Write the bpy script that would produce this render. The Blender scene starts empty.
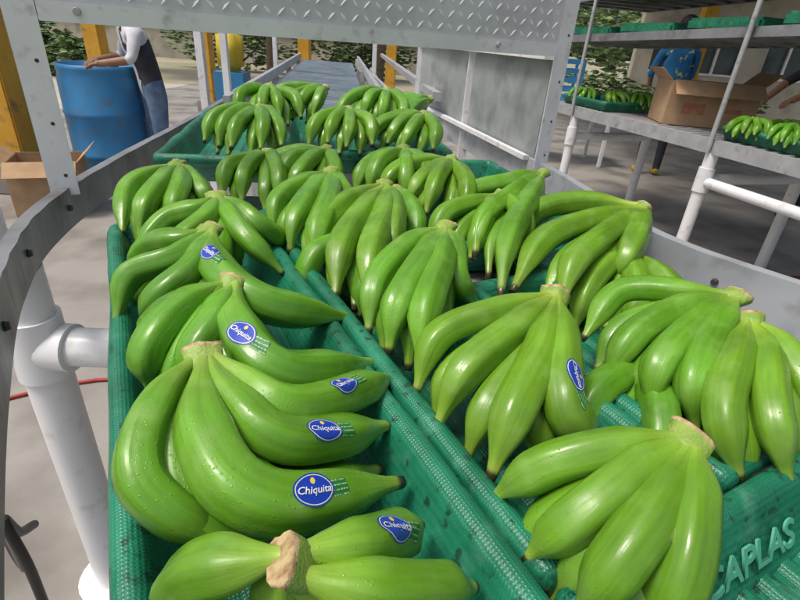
import bpy, bmesh, math, random
from mathutils import Vector, Matrix, noise
random.seed(7)
rad=math.radians
S=bpy.context.scene
COL=S.collection

# ---------------------------------------------------------------- materials
def new_mat(name):
    m=bpy.data.materials.new(name); m.use_nodes=True
    nt=m.node_tree; b=nt.nodes['Principled BSDF']; return m,nt,b
def mat(name,c1,c2=None,rough=.5,metal=0,scale=8,bump=0,bscale=None,detail=3,spec=None,lo=.35,hi=.65,dirt=None,dscale=40,dlo=.62,dhi=.7):
    m,nt,b=new_mat(name); N=nt.nodes; K=nt.links
    b.inputs['Roughness'].default_value=rough; b.inputs['Metallic'].default_value=metal
    if spec is not None: b.inputs['Specular IOR Level'].default_value=spec
    tc=N.new('ShaderNodeTexCoord')
    if c2 is None: c2=tuple(x*.8 for x in c1)
    n=N.new('ShaderNodeTexNoise'); n.inputs['Scale'].default_value=scale; n.inputs['Detail'].default_value=detail
    K.new(tc.outputs['Object'],n.inputs['Vector'])
    r=N.new('ShaderNodeValToRGB'); r.color_ramp.elements[0].position=lo; r.color_ramp.elements[1].position=hi
    r.color_ramp.elements[0].color=(*c1,1); r.color_ramp.elements[1].color=(*c2,1)
    K.new(n.outputs['Fac'],r.inputs['Fac']); out=r.outputs['Color']
    if dirt:
        n3=N.new('ShaderNodeTexNoise'); n3.inputs['Scale'].default_value=dscale; n3.inputs['Detail'].default_value=4
        K.new(tc.outputs['Object'],n3.inputs['Vector'])
        mr=N.new('ShaderNodeMapRange'); mr.inputs[1].default_value=dlo; mr.inputs[2].default_value=dhi
        K.new(n3.outputs['Fac'],mr.inputs[0])
        mx=N.new('ShaderNodeMix'); mx.data_type='RGBA'; K.new(mr.outputs[0],mx.inputs[0]); K.new(out,mx.inputs[6]); mx.inputs[7].default_value=(*dirt,1)
        out=mx.outputs[2]
    K.new(out,b.inputs['Base Color'])
    mr=N.new('ShaderNodeMapRange'); mr.inputs[3].default_value=max(.03,rough-.1); mr.inputs[4].default_value=min(1,rough+.12)
    K.new(n.outputs['Fac'],mr.inputs[0]); K.new(mr.outputs[0],b.inputs['Roughness'])
    if bump:
        n2=N.new('ShaderNodeTexNoise'); n2.inputs['Scale'].default_value=bscale or scale*6; n2.inputs['Detail'].default_value=3
        K.new(tc.outputs['Object'],n2.inputs['Vector'])
        bp=N.new('ShaderNodeBump'); bp.inputs['Strength'].default_value=bump; bp.inputs['Distance'].default_value=.002
        K.new(n2.outputs['Fac'],bp.inputs['Height']); K.new(bp.outputs['Normal'],b.inputs['Normal'])
    return m

def banana_mat():
    m,nt,b=new_mat('banana_skin'); N=nt.nodes; K=nt.links
    uv=N.new('ShaderNodeUVMap'); uv.uv_map='UVMap'
    sep=N.new('ShaderNodeSeparateXYZ'); K.new(uv.outputs[0],sep.inputs[0])
    tc=N.new('ShaderNodeTexCoord'); oi=N.new('ShaderNodeObjectInfo')
    r=N.new('ShaderNodeValToRGB'); e=r.color_ramp.elements
    e[0].position=0; e[0].color=(.33,.45,.08,1)
    e[1].position=.13; e[1].color=(.20,.375,.035,1)
    for p,c in [(.32,(.118,.290,.018,1)),(.76,(.112,.285,.018,1)),(.92,(.17,.35,.035,1)),(.962,(.22,.33,.05,1)),(.978,(.05,.045,.02,1))]:
        x=e.new(p); x.color=c
    K.new(sep.outputs['Y'],r.inputs['Fac'])
    n=N.new('ShaderNodeTexNoise'); n.inputs['Scale'].default_value=13; n.inputs['Detail'].default_value=3; K.new(tc.outputs['Object'],n.inputs['Vector'])
    mr=N.new('ShaderNodeMapRange'); mr.inputs[1].default_value=.3; mr.inputs[2].default_value=.7; mr.inputs[3].default_value=.76; mr.inputs[4].default_value=1.22
    K.new(n.outputs['Fac'],mr.inputs[0])
    mp=N.new('ShaderNodeMapping'); mp.inputs['Scale'].default_value=(30,5,1); K.new(uv.outputs[0],mp.inputs['Vector'])
    n4=N.new('ShaderNodeTexNoise'); n4.inputs['Scale'].default_value=1; n4.inputs['Detail'].default_value=3; K.new(mp.outputs[0],n4.inputs['Vector'])
    mr4=N.new('ShaderNodeMapRange'); mr4.inputs[1].default_value=.3; mr4.inputs[2].default_value=.7; mr4.inputs[3].default_value=.90; mr4.inputs[4].default_value=1.10
    K.new(n4.outputs['Fac'],mr4.inputs[0])
    mm=N.new('ShaderNodeMath'); mm.operation='MULTIPLY'; K.new(mr.outputs[0],mm.inputs[0]); K.new(mr4.outputs[0],mm.inputs[1])
    vm=N.new('ShaderNodeVectorMath'); vm.operation='SCALE'; K.new(r.outputs['Color'],vm.inputs[0]); K.new(mm.outputs[0],vm.inputs['Scale'])
    hs=N.new('ShaderNodeHueSaturation'); K.new(vm.outputs[0],hs.inputs['Color'])
    mr5=N.new('ShaderNodeMapRange'); mr5.inputs[3].default_value=.488; mr5.inputs[4].default_value=.512; K.new(oi.outputs['Random'],mr5.inputs[0]); K.new(mr5.outputs[0],hs.inputs['Hue'])
    n3=N.new('ShaderNodeTexNoise'); n3.inputs['Scale'].default_value=170; n3.inputs['Detail'].default_value=2; K.new(tc.outputs['Object'],n3.inputs['Vector'])
    m3=N.new('ShaderNodeMapRange'); m3.inputs[1].default_value=.73; m3.inputs[2].default_value=.80; m3.inputs[4].default_value=.5; K.new(n3.outputs['Fac'],m3.inputs[0])
    mx=N.new('ShaderNodeMix'); mx.data_type='RGBA'; K.new(m3.outputs[0],mx.inputs[0]); K.new(hs.outputs['Color'],mx.inputs[6]); mx.inputs[7].default_value=(.06,.09,.02,1)
    n6=N.new('ShaderNodeTexNoise'); n6.inputs['Scale'].default_value=34; n6.inputs['Detail'].default_value=4; K.new(tc.outputs['Object'],n6.inputs['Vector'])
    m6=N.new('ShaderNodeMapRange'); m6.inputs[1].default_value=.54; m6.inputs[2].default_value=.72; m6.inputs[4].default_value=.30; K.new(n6.outputs['Fac'],m6.inputs[0])
    mx6=N.new('ShaderNodeMix'); mx6.data_type='RGBA'; K.new(m6.outputs[0],mx6.inputs[0]); K.new(mx.outputs[2],mx6.inputs[6]); mx6.inputs[7].default_value=(.25,.41,.11,1)
    K.new(mx6.outputs[2],b.inputs['Base Color'])
    mr6=N.new('ShaderNodeMapRange'); mr6.inputs[1].default_value=.35; mr6.inputs[2].default_value=.65; mr6.inputs[3].default_value=.20; mr6.inputs[4].default_value=.42
    K.new(n6.outputs['Fac'],mr6.inputs[0]); K.new(mr6.outputs[0],b.inputs['Roughness'])
    vo=N.new('ShaderNodeTexVoronoi'); vo.inputs['Scale'].default_value=230; K.new(tc.outputs['Object'],vo.inputs['Vector'])
    md=N.new('ShaderNodeMapRange'); md.inputs[1].default_value=.0; md.inputs[2].default_value=.22; md.inputs[3].default_value=1; md.inputs[4].default_value=0; K.new(vo.outputs['Distance'],md.inputs[0])
    pm=N.new('ShaderNodeMath'); pm.operation='GREATER_THAN'; pm.inputs[1].default_value=.54; K.new(n.outputs['Fac'],pm.inputs[0])
    dm=N.new('ShaderNodeMath'); dm.operation='MULTIPLY'; K.new(md.outputs[0],dm.inputs[0]); K.new(pm.outputs[0],dm.inputs[1])
    ad=N.new('ShaderNodeMath'); ad.operation='MULTIPLY_ADD'; K.new(dm.outputs[0],ad.inputs[0]); ad.inputs[1].default_value=.34; K.new(n6.outputs['Fac'],ad.inputs[2])
    ad2=N.new('ShaderNodeMath'); ad2.operation='MULTIPLY_ADD'; K.new(n4.outputs['Fac'],ad2.inputs[0]); ad2.inputs[1].default_value=.3; K.new(ad.outputs[0],ad2.inputs[2])
    bp=N.new('ShaderNodeBump'); bp.inputs['Strength'].default_value=.55; bp.inputs['Distance'].default_value=.0018
    K.new(ad2.outputs[0],bp.inputs['Height']); K.new(bp.outputs['Normal'],b.inputs['Normal'])
    return m

def tray_mat():
    m,nt,b=new_mat('green_tray_plastic'); N=nt.nodes; K=nt.links
    tc=N.new('ShaderNodeTexCoord')
    n=N.new('ShaderNodeTexNoise'); n.inputs['Scale'].default_value=11; n.inputs['Detail'].default_value=5; K.new(tc.outputs['Object'],n.inputs['Vector'])
    r=N.new('ShaderNodeValToRGB'); e=r.color_ramp.elements; e[0].position=.3; e[1].position=.7
    e[0].color=(.005,.105,.052,1); e[1].color=(.020,.225,.125,1); K.new(n.outputs['Fac'],r.inputs['Fac'])
    n3=N.new('ShaderNodeTexNoise'); n3.inputs['Scale'].default_value=75; n3.inputs['Detail'].default_value=2; K.new(tc.outputs['Object'],n3.inputs['Vector'])
    mr=N.new('ShaderNodeMapRange'); mr.inputs[1].default_value=.60; mr.inputs[2].default_value=.69; mr.inputs[4].default_value=.85; K.new(n3.outputs['Fac'],mr.inputs[0])
    mx=N.new('ShaderNodeMix'); mx.data_type='RGBA'; K.new(mr.outputs[0],mx.inputs[0]); K.new(r.outputs['Color'],mx.inputs[6]); mx.inputs[7].default_value=(.012,.04,.025,1)
    # pale scuffs
    n7=N.new('ShaderNodeTexNoise'); n7.inputs['Scale'].default_value=28; n7.inputs['Detail'].default_value=6; K.new(tc.outputs['Object'],n7.inputs['Vector'])
    m7=N.new('ShaderNodeMapRange'); m7.inputs[1].default_value=.56; m7.inputs[2].default_value=.74; m7.inputs[4].default_value=.4; K.new(n7.outputs['Fac'],m7.inputs[0])
    mx7=N.new('ShaderNodeMix'); mx7.data_type='RGBA'; K.new(m7.outputs[0],mx7.inputs[0]); K.new(mx.outputs[2],mx7.inputs[6]); mx7.inputs[7].default_value=(.12,.36,.25,1)
    K.new(mx7.outputs[2],b.inputs['Base Color']); b.inputs['Roughness'].default_value=.36
    w1=N.new('ShaderNodeTexWave'); w1.bands_direction='X'; w1.inputs['Scale'].default_value=95; w1.inputs['Distortion'].default_value=1.8
    w2=N.new('ShaderNodeTexWave'); w2.bands_direction='Y'; w2.inputs['Scale'].default_value=95; w2.inputs['Distortion'].default_value=1.8
    K.new(tc.outputs['Object'],w1.inputs['Vector']); K.new(tc.outputs['Object'],w2.inputs['Vector'])
    mu=N.new('ShaderNodeMath'); mu.operation='MULTIPLY'; K.new(w1.outputs['Fac'],mu.inputs[0]); K.new(w2.outputs['Fac'],mu.inputs[1])
    m2=N.new('ShaderNodeMath'); m2.operation='MULTIPLY'; K.new(mu.outputs[0],m2.inputs[0]); m2.inputs[1].default_value=.5
    ad=N.new('ShaderNodeMath'); ad.operation='MULTIPLY_ADD'; K.new(n.outputs['Fac'],ad.inputs[0]); ad.inputs[1].default_value=4; K.new(m2.outputs[0],ad.inputs[2])
    bp=N.new('ShaderNodeBump'); bp.inputs['Strength'].default_value=.6; bp.inputs['Distance'].default_value=.0015
    K.new(ad.outputs[0],bp.inputs['Height']); K.new(bp.outputs['Normal'],b.inputs['Normal'])
    return m

def sticker_mat():
    m,nt,b=new_mat('oval_sticker'); N=nt.nodes; K=nt.links
    uv=N.new('ShaderNodeUVMap'); uv.uv_map='UVMap'
    ln=N.new('ShaderNodeVectorMath'); ln.operation='LENGTH'; K.new(uv.outputs[0],ln.inputs[0])
    r=N.new('ShaderNodeValToRGB'); r.color_ramp.interpolation='CONSTANT'; e=r.color_ramp.elements
    e[0].position=0; e[0].color=(.010,.05,.42,1); e[1].position=.86; e[1].color=(.75,.70,.35,1)
    x=e.new(.91); x.color=(.010,.05,.42,1)
    K.new(ln.outputs['Value'],r.inputs['Fac'])
    sb=N.new('ShaderNodeVectorMath'); sb.operation='SUBTRACT'; sb.inputs[1].default_value=(0,.56,0); K.new(uv.outputs[0],sb.inputs[0])
    sc=N.new('ShaderNodeVectorMath'); sc.operation='MULTIPLY'; sc.inputs[1].default_value=(1.4,.9,1); K.new(sb.outputs[0],sc.inputs[0])
    l3=N.new('ShaderNodeVectorMath'); l3.operation='LENGTH'; K.new(sc.outputs[0],l3.inputs[0])
    l4=N.new('ShaderNodeMath'); l4.operation='LESS_THAN'; l4.inputs[1].default_value=.17; K.new(l3.outputs['Value'],l4.inputs[0])
    my=N.new('ShaderNodeMix'); my.data_type='RGBA'; K.new(l4.outputs[0],my.inputs[0]); K.new(r.outputs['Color'],my.inputs[6]); my.inputs[7].default_value=(.8,.6,.08,1)
    K.new(my.outputs[2],b.inputs['Base Color']); b.inputs['Roughness'].default_value=.4
    return m
def tag_mat():
    m,nt,b=new_mat('green_label'); N=nt.nodes; K=nt.links
    uv=N.new('ShaderNodeUVMap'); uv.uv_map='UVMap'
    mp=N.new('ShaderNodeMapping'); mp.inputs['Scale'].default_value=(5,1.2,1); K.new(uv.outputs[0],mp.inputs['Vector'])
    w=N.new('ShaderNodeTexNoise'); w.inputs['Scale'].default_value=1.6; w.inputs['Detail'].default_value=1; K.new(mp.outputs[0],w.inputs['Vector'])
    wv=N.new('ShaderNodeTexWave'); wv.bands_direction='Y'; wv.inputs['Scale'].default_value=.55; K.new(uv.outputs[0],wv.inputs['Vector'])
    mu=N.new('ShaderNodeMath'); mu.operation='MULTIPLY'; K.new(w.outputs['Fac'],mu.inputs[0]); K.new(wv.outputs['Fac'],mu.inputs[1])
    r=N.new('ShaderNodeValToRGB'); e=r.color_ramp.elements; e[0].position=.42; e[0].color=(.015,.17,.03,1); e[1].position=.50; e[1].color=(.40,.55,.30,1)
    K.new(mu.outputs[0],r.inputs['Fac']); K.new(r.outputs['Color'],b.inputs['Base Color']); b.inputs['Roughness'].default_value=.5
    return m

BAN=banana_mat()
CUT=mat('cut_crown',(.50,.38,.20),(.24,.14,.06),rough=.75,scale=110,bump=.8,bscale=300,lo=.42,hi=.68)
CROWNG=mat('crown_green',(.28,.39,.075),(.18,.31,.045),rough=.5,scale=60,bump=.5)
STK=sticker_mat(); TAG=tag_mat(); WHT=mat('sticker_white',(.8,.8,.78),(.75,.75,.74),rough=.4)
TRAY=tray_mat()
STEEL=mat('galvanised_steel',(.48,.49,.50),(.38,.39,.40),rough=.45,metal=.35,scale=14,bump=.25,bscale=90,dirt=(.2,.18,.16),dscale=22,dlo=.6,dhi=.8)
RAILM=mat('rail_steel',(.31,.32,.33),(.22,.23,.24),rough=.42,metal=.4,scale=7,bump=.25,bscale=70,dirt=(.11,.10,.09),dscale=9,dlo=.5,dhi=.8)
ALU=mat('aluminium_white',(.78,.79,.80),(.70,.71,.72),rough=.45,metal=.05,scale=9,bump=.15,bscale=120,dirt=(.42,.40,.37),dscale=30,dlo=.58,dhi=.8)
GUARD=mat('guard_sheet',(.50,.53,.56),(.40,.43,.46),rough=.36,metal=.25,scale=7,bump=.15,bscale=60,dirt=(.25,.25,.24),dscale=16,dlo=.55,dhi=.8)
PVC=mat('white_pvc',(.80,.81,.82),(.74,.75,.76),rough=.3,scale=5,dirt=(.45,.41,.35),dscale=18,dlo=.58,dhi=.85)
DARK=mat('dark_metal',(.03,.03,.032),(.06,.06,.06),rough=.6,scale=20)
CONC=mat('concrete',(.27,.255,.225),(.33,.31,.28),rough=.5,scale=1.6,bump=.5,bscale=45,detail=7,dirt=(.15,.135,.115),dscale=2.3,dlo=.44,dhi=.68)
YEL=mat('yellow_paint',(.66,.36,.03),(.54,.28,.02),rough=.6,scale=5,bump=.2,dirt=(.2,.13,.05),dscale=9,dlo=.55,dhi=.75)
CARD=mat('cardboard',(.46,.30,.17),(.38,.25,.14),rough=.85,scale=12,bump=.15)
CARDP=mat('cardboard_print',(.40,.13,.08),(.42,.22,.12),rough=.8,scale=30)
BLUEP=mat('blue_plastic',(.03,.19,.42),(.035,.23,.48),rough=.45,scale=6,dirt=(.08,.15,.23),dscale=14,dlo=.5,dhi=.75)
BLACKR=mat('black_rubber',(.012,.012,.012),(.02,.02,.02),rough=.5,scale=30)
RED=mat('red_cable',(.4,.04,.02),(.3,.03,.02),rough=.5)
LOZ=mat('lozenge_highlight',(.86,.87,.88),(.80,.81,.82),rough=.3,scale=20)  # lighter than the plate: highlight painted into the lozenges to bring out their relief
PLATE=mat('tread_plate_aluminium',(.66,.67,.69),(.56,.57,.59),rough=.4,metal=.05,scale=6,bump=.2,bscale=60,dirt=(.42,.42,.42),dscale=7,dlo=.5,dhi=.8)

# ---------------------------------------------------------------- helpers
def empty(name,loc=(0,0,0)):
    e=bpy.data.objects.new(name,None); e.location=loc; COL.objects.link(e); return e
def bm_obj(name,bm,mats,parent=None,smooth=False):
    me=bpy.data.meshes.new(name); bm.normal_update(); bm.to_mesh(me); bm.free()
    for m in (mats if isinstance(mats,(list,tuple)) else [mats]): me.materials.append(m)
    if smooth:
        for p in me.polygons: p.use_smooth=True
    o=bpy.data.objects.new(name,me); COL.objects.link(o)
    if parent: o.parent=parent
    return o
def box_into(bm,c,size,rot=0,mi=0,tilt=None):
    r=bmesh.ops.create_cube(bm,size=1)
    M=Matrix.Translation(Vector(c))@Matrix.Rotation(rot,4,'Z')
    if tilt: M=M@Matrix.Rotation(tilt[1],4,tilt[0])
    M=M@Matrix.Diagonal((*size,1))
    bmesh.ops.transform(bm,matrix=M,verts=r['verts'])
    for v in r['verts']:
        for f in v.link_faces: f.material_index=mi
    return r['verts']
def box(name,c,size,m,parent=None,rot=0,bevel=.002,tilt=None):
    bm=bmesh.new(); box_into(bm,c,size,rot,0,tilt)
    if bevel: bmesh.ops.bevel(bm,geom=bm.edges[:],offset=bevel,segments=2,affect='EDGES')
    return bm_obj(name,bm,m,parent)
def beam_into(bm,a,b,w,h,mi=0):
    a=Vector(a); b=Vector(b); d=b-a; q=d.to_track_quat('X','Z')
    r=bmesh.ops.create_cube(bm,size=1)
    M=Matrix.Translation((a+b)/2)@q.to_matrix().to_4x4()@Matrix.Diagonal((d.length,w,h,1))
    bmesh.ops.transform(bm,matrix=M,verts=r['verts'])
    for v in r['verts']:
        for f in v.link_faces: f.material_index=mi
def tube_into(bm,path,rr,seg=12,mi=0,cap=True):
    path=[Vector(p) for p in path]; n=len(path)
    if not isinstance(rr,(list,tuple)): rr=[rr]*n
    rings=[]; up=Vector((0,0,1)); prev=None
    for i,p in enumerate(path):
        t=(path[min(i+1,n-1)]-path[max(i-1,0)]).normalized()
        if prev is None:
            s=t.cross(up)
            if s.length<.05: s=t.cross(Vector((0,1,0)))
        else: s=prev-t*prev.dot(t)
        s.normalize(); prev=s; u=s.cross(t)
        rings.append([bm.verts.new(p+(s*math.cos(a)+u*math.sin(a))*rr[i]) for a in [2*math.pi*k/seg for k in range(seg)]])
    for i in range(n-1):
        for k in range(seg):
            f=bm.faces.new((rings[i][k],rings[i][(k+1)%seg],rings[i+1][(k+1)%seg],rings[i+1][k])); f.material_index=mi; f.smooth=True
    if cap:
        for rg in (rings[0],rings[-1]):
            try: f=bm.faces.new(rg); f.material_index=mi
            except: pass
def tube(name,path,rr,m,parent=None,seg=16):
    bm=bmesh.new(); tube_into(bm,path,rr,seg); bmesh.ops.recalc_face_normals(bm,faces=bm.faces[:])
    bmesh.ops.split_edges(bm,edges=[e for e in bm.edges if len(e.link_faces)==2 and e.calc_face_angle()>1.0])
    return bm_obj(name,bm,m,parent)
def cr(pts,n):
    P=[Vector(p) for p in pts]; P=[P[0]*2-P[1]]+P+[P[-1]*2-P[-2]]; out=[]
    segs=len(P)-3
    for i in range(n+1):
        x=i/n*segs; k=min(int(x),segs-1); t=x-k
        a,b,c,d=P[k:k+4]
        out.append(.5*((2*b)+(c-a)*t+(2*a-5*b+4*c-d)*t*t+(3*b-3*c+d-a)*t**3))
    return out
def resample(path,n):
    L=[0]
    for i in range(1,len(path)): L.append(L[-1]+(path[i]-path[i-1]).length)
    out=[];k=0
    for i in range(n+1):
        s=L[-1]*i/n
        while k<len(L)-2 and L[k+1]<s: k+=1
        t=(s-L[k])/max(1e-9,L[k+1]-L[k]); out.append(path[k].lerp(path[k+1],t))
    return out,L[-1]
def ss(a,b,x):
    x=max(0,min(1,(x-a)/(b-a))); return x*x*(3-2*x)
cu=bpy.data.curves.new('t','FONT'); cu.body='Chiquita'; cu.size=1; cu.shear=.25; cu.align_x='CENTER'; cu.align_y='CENTER'; cu.resolution_u=2; cu.offset=.012
o=bpy.data.objects.new('t',cu); COL.objects.link(o)
dg=bpy.context.evaluated_depsgraph_get(); tm=bpy.data.meshes.new_from_object(o.evaluated_get(dg)); bpy.data.objects.remove(o)
xs=[v.co.x for v in tm.vertices]; ys=[v.co.y for v in tm.vertices]; cx_,cy_=(max(xs)+min(xs))/2,(max(ys)+min(ys))/2; wx=(max(xs)-min(xs))/2; wy=(max(ys)-min(ys))/2
TXV=[((v.co.x-cx_)/wx*.80,(v.co.y-cy_)/wy*.30-.10) for v in tm.vertices]; TXF=[tuple(p.vertices) for p in tm.polygons]

# ---------------------------------------------------------------- bananas
SEG=20; NL=32
def finger(bm,uvl,ctrl,r=None,stick=None):
    path,L=resample(cr(ctrl,40),NL)
    if r is None: r=max(.0175,min(.0228,.074*L))
    ph=random.uniform(0,6.28); rings=[]; frames=[]; prev=None; tp=random.uniform(.68,.76); rd=random.uniform(.06,.09)
    for i,p in enumerate(path):
        t=i/NL
        tan=(path[min(i+1,NL)]-path[max(i-1,0)]).normalized()
        if prev is None:
            s=tan.cross(Vector((0,0,1)))
            if s.length<.05: s=Vector((1,0,0))
        else: s=prev-tan*prev.dot(tan)
        s.normalize(); prev=s; u=s.cross(tan)
        f=.34+.66*ss(.05,.36,t)**.9
        f*=1-.72*ss(tp,.972,t)**1.4
        if t>.975: f=.24
        rr=r*f
        frames.append((p,s,u,rr,tan))
    def surf(x,a,off=0):
        k=min(int(x*NL),NL-1); w=x*NL-k
        A=frames[k];B=frames[k+1]
        p=A[0].lerp(B[0],w); s=A[1].lerp(B[1],w).normalized(); u=A[2].lerp(B[2],w).normalized(); rr=A[3]*(1-w)+B[3]*w
        c5=math.cos(5*a+ph)
        g=1+(rd*c5+.026*math.cos(10*a+2*ph))*(1 if .15<x<.95 else .5)
        return p+(s*math.cos(a)+u*math.sin(a))*(rr*g+off)
    for i in range(NL+1):
        rings.append([bm.verts.new(surf(i/NL,2*math.pi*k/SEG)) for k in range(SEG)])
    for i in range(NL):
        for k in range(SEG):
            f=bm.faces.new((rings[i][k],rings[i][(k+1)%SEG],rings[i+1][(k+1)%SEG],rings[i+1][k])); f.smooth=True
            for lp,(a,b) in zip(f.loops,((k,i),(k+1,i),(k+1,i+1),(k,i+1))): lp[uvl].uv=(a/SEG,b/NL)
    f=bm.faces.new(rings[-1][::-1])
    for lp in f.loops: lp[uvl].uv=(0,1)
    if stick is not None:
        x0=stick[0]; face=Vector(stick[1]).normalized()
        A=frames[int(x0*NL)]; a0=math.atan2(face.dot(A[2]),face.dot(A[1])); rr=A[3]
        sgn=stick[2]; rt=stick[3]
        def mp(dx,dy):
            X=dx*.0160; Y=dy*.0115
            X,Y=X*math.cos(rt)-Y*math.sin(rt),X*math.sin(rt)+Y*math.cos(rt)
            return X*sgn/L,Y*sgn/rr
        def patch(ox,oy,sx,sy,mi,disc,off):
            R=5;Q=24
            def V(dx,dy):
                ax,ay=mp(ox+dx*sx,oy+dy*sy); return bm.verts.new(surf(min(.985,x0+ax),a0+ay,off))
            cv=V(0,0); last=None
            for j in range(1,R+1):
                ring=[]
                for q in range(Q):
                    an=2*math.pi*q/Q; dx,dy=math.cos(an),math.sin(an)
                    if not disc:
                        m_=max(abs(dx),abs(dy)); dx/=m_;dy/=m_
                    dx*=j/R;dy*=j/R
                    ring.append((V(dx,dy),(dx,dy)))
                for q in range(Q):
                    q2=(q+1)%Q
                    if last is None: vs=[(cv,(0,0)),ring[q],ring[q2]]
                    else: vs=[last[q],ring[q],ring[q2],last[q2]]
                    f=bm.faces.new([v[0] for v in vs]); f.material_index=mi; f.smooth=True
                    for lp,v in zip(f.loops,vs): lp[uvl].uv=v[1]
                last=ring
        patch(0,0,1,1,3,True,.0006)
        patch(1.36,-.1,.44,.58,4,False,.0003)
        tv=[]
        for (x,y) in TXV:
            ax,ay=mp(x,y); tv.append(bm.verts.new(surf(x0+ax,a0+ay,.0012)))
        for fc in TXF:
            try: f=bm.faces.new([tv[k] for k in fc]); f.material_index=5; f.smooth=True
            except ValueError: pass
    return frames
def cluster(crown,fingers,sticks={},under=True,parent=None,rs=None,cs=1.0):
    bm=bmesh.new(); uvl=bm.loops.layers.uv.new('UVMap')
    c=Vector(crown); fs=[]
    mean=Vector((0,0,0))
    for f in fingers: mean+=(Vector(f[0])-c).normalized()
    mean.z*=.4; mean.normalize(); side=mean.cross(Vector((0,0,1))).normalized()
    n=len(fingers)
    for i,f in enumerate(fingers):
        d=(Vector(f[0])-c).normalized(); st=c-d*.003+side*(d.dot(side))*.009
        fs.append([st,*[Vector(p) for p in f]])
        finger(bm,uvl,fs[-1],stick=sticks.get(i),r=rs)
    if under:
        for i in range(n-1):
            a,b=fs[i],fs[i+1]; w=random.uniform(.4,.6)
            q=[]
            for j in range(4):
                p=a[j].lerp(b[j],w); k=j/3
                p=c+(p-c)*(1-.07*k); p.z-=.008+.022*min(1,k*1.6); p.z=max(p.z,.874 if c.z<1.02 else c.z-.12)
                q.append(p)
            finger(bm,uvl,q,r=(rs or .0205)*.97)
    back=-mean; back.z+=random.uniform(.1,.5); back+=side*random.uniform(-.25,.25); back.normalize(); upv=side.cross(back).normalized()
    prof=[(-.024,.011,.009),(-.012,.0150,.0105),(-.003,.0168,.0110),(.004,.0172,.0110),(.0070,.0174,.0110),(.0085,.0163,.0102)]
    rings=[]; sd=random.uniform(0,50); sk=random.uniform(-.25,.25)
    for (o,w,h) in prof:
        ring=[]
        for k in range(18):
            a=2*math.pi*k/18; jit=1+.30*noise.noise(Vector((math.cos(a)*1.6+sd,math.sin(a)*1.6,o*30)))
            ring.append(bm.verts.new(c+back*(o*cs+(sk*math.cos(a)*.010 if o>.002 else 0))+(side*math.cos(a)*w*cs+upv*math.sin(a)*h*cs)*jit))
        rings.append(ring)
    for i in range(len(rings)-1):
        for k in range(18):
            f=bm.faces.new((rings[i][k],rings[i][(k+1)%18],rings[i+1][(k+1)%18],rings[i+1][k])); f.smooth=True; f.material_index=2 if i<3 else 1
    cv=bm.verts.new(c+back*.0072*cs)
    for k in range(18):
        f=bm.faces.new((rings[-1][k],rings[-1][(k+1)%18],cv)); f.material_index=1
    bmesh.ops.recalc_face_normals(bm,faces=[f for f in bm.faces if f.material_index!=5])
    return bm_obj('banana_bunch',bm,[BAN,CUT,CROWNG,STK,TAG,WHT],parent)
HZ=(.98,.96,.91)
RAW='''L0 -51 174/-74 175 -107 179 -140 184/-39 184 -10 204 30 261/-40 168 7 176 69 214
L1 -173 363/-187 305 -173 242 -108 230/-139 275 -83 233 14 303/-131 311 -79 290 0 373/-135 345 -80 331 1 454
L1b -198 509/-232 458 -249 407 -251 395/-190 432 -199 396 -195 396/-164 426 -105 380 -24 478/-220 484 -261 478 -303 476
L2 -285 670/-293 586 -347 557 -354 515/-311 645 -370 656 -415 662/-239 564 -161 511 -59 577/-262 560 -287 511 -324 519
L3 -486 1024/-512 975 -535 907 -501 804/-469 924 -463 829 -460 788/-434 920 -416 841 -420 821/-440 973 -389 913 -387 944
L4 -332 828/-343 778 -397 763 -428 698/-285 755 -239 705 -184 693/-315 748 -338 683 -387 706/-294 807 -243 773 -205 817
M1 238 300/185 292 129 287 89 291/187 269 140 241 109 238/196 247 156 208 135 197/211 240 194 204 183 187
M2 190 543/130 509 48 469 24 423/135 471 71 406 45 371/154 433 112 350 92 313/168 426 159 356 211 377
M3 64 758/16 698 -32 604 -38 537/31 639 -2 532 -9 495/51 629 31 524 30 469/76 678 78 618 117 628
M4 -49 992/-92 924 -143 796 -140 713/-68 866 -97 713 -94 624/-38 832 -50 682 -44 602/-26 877 -21 751 -4 746
R1 415 516/366 453 313 373 327 333/398 457 360 372 371 330/423 471 428 418 450 386
R2 432 578/383 593 305 619 248 565/364 554 281 503 244 467/355 511 284 443 277 414/363 494 310 420 315 393
R3 471 975/375 1001 259 968 205 877/361 895 242 807 175 695/353 817 269 717 239 647/395 811 357 742 346 750
R4 324 1214/229 1119 137 1082 96 1041/215 1009 142 890 129 823/250 996 176 793 153 671
M5 -173 1064/-211 986 -250 917 -248 859/-181 935 -193 811 -194 773/-148 909 -145 771 -148 727/-139 984 -119 952 -109 947'''
UPF=(-.1,-.5,1)
ST={'L1':{1:(.66,UPF,1,.05),2:(.60,UPF,1,-.1),3:(.58,UPF,1,.1)},'L0':{1:(.52,UPF,1,-.3)},'L1b':{2:(.40,(0,-.6,.9),1,.3)},'L2':{2:(.34,(.1,-.6,.9),1,.2)},'M2':{3:(.62,(.5,-.6,.8),1,.3)}}
for line in RAW.split('\n'):
    ch=line.split('/'); nm,cx,cy=ch[0].split(); c=(int(cx)/1000,int(cy)/1000,.985); fs=[]
    for q in ch[1:]:
        v=[int(a)/1000 for a in q.split()]
        fs.append([(v[2*i],v[2*i+1],HZ[i]) for i in range(3)])
    cluster(c,fs,ST.get(nm,{}))
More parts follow.
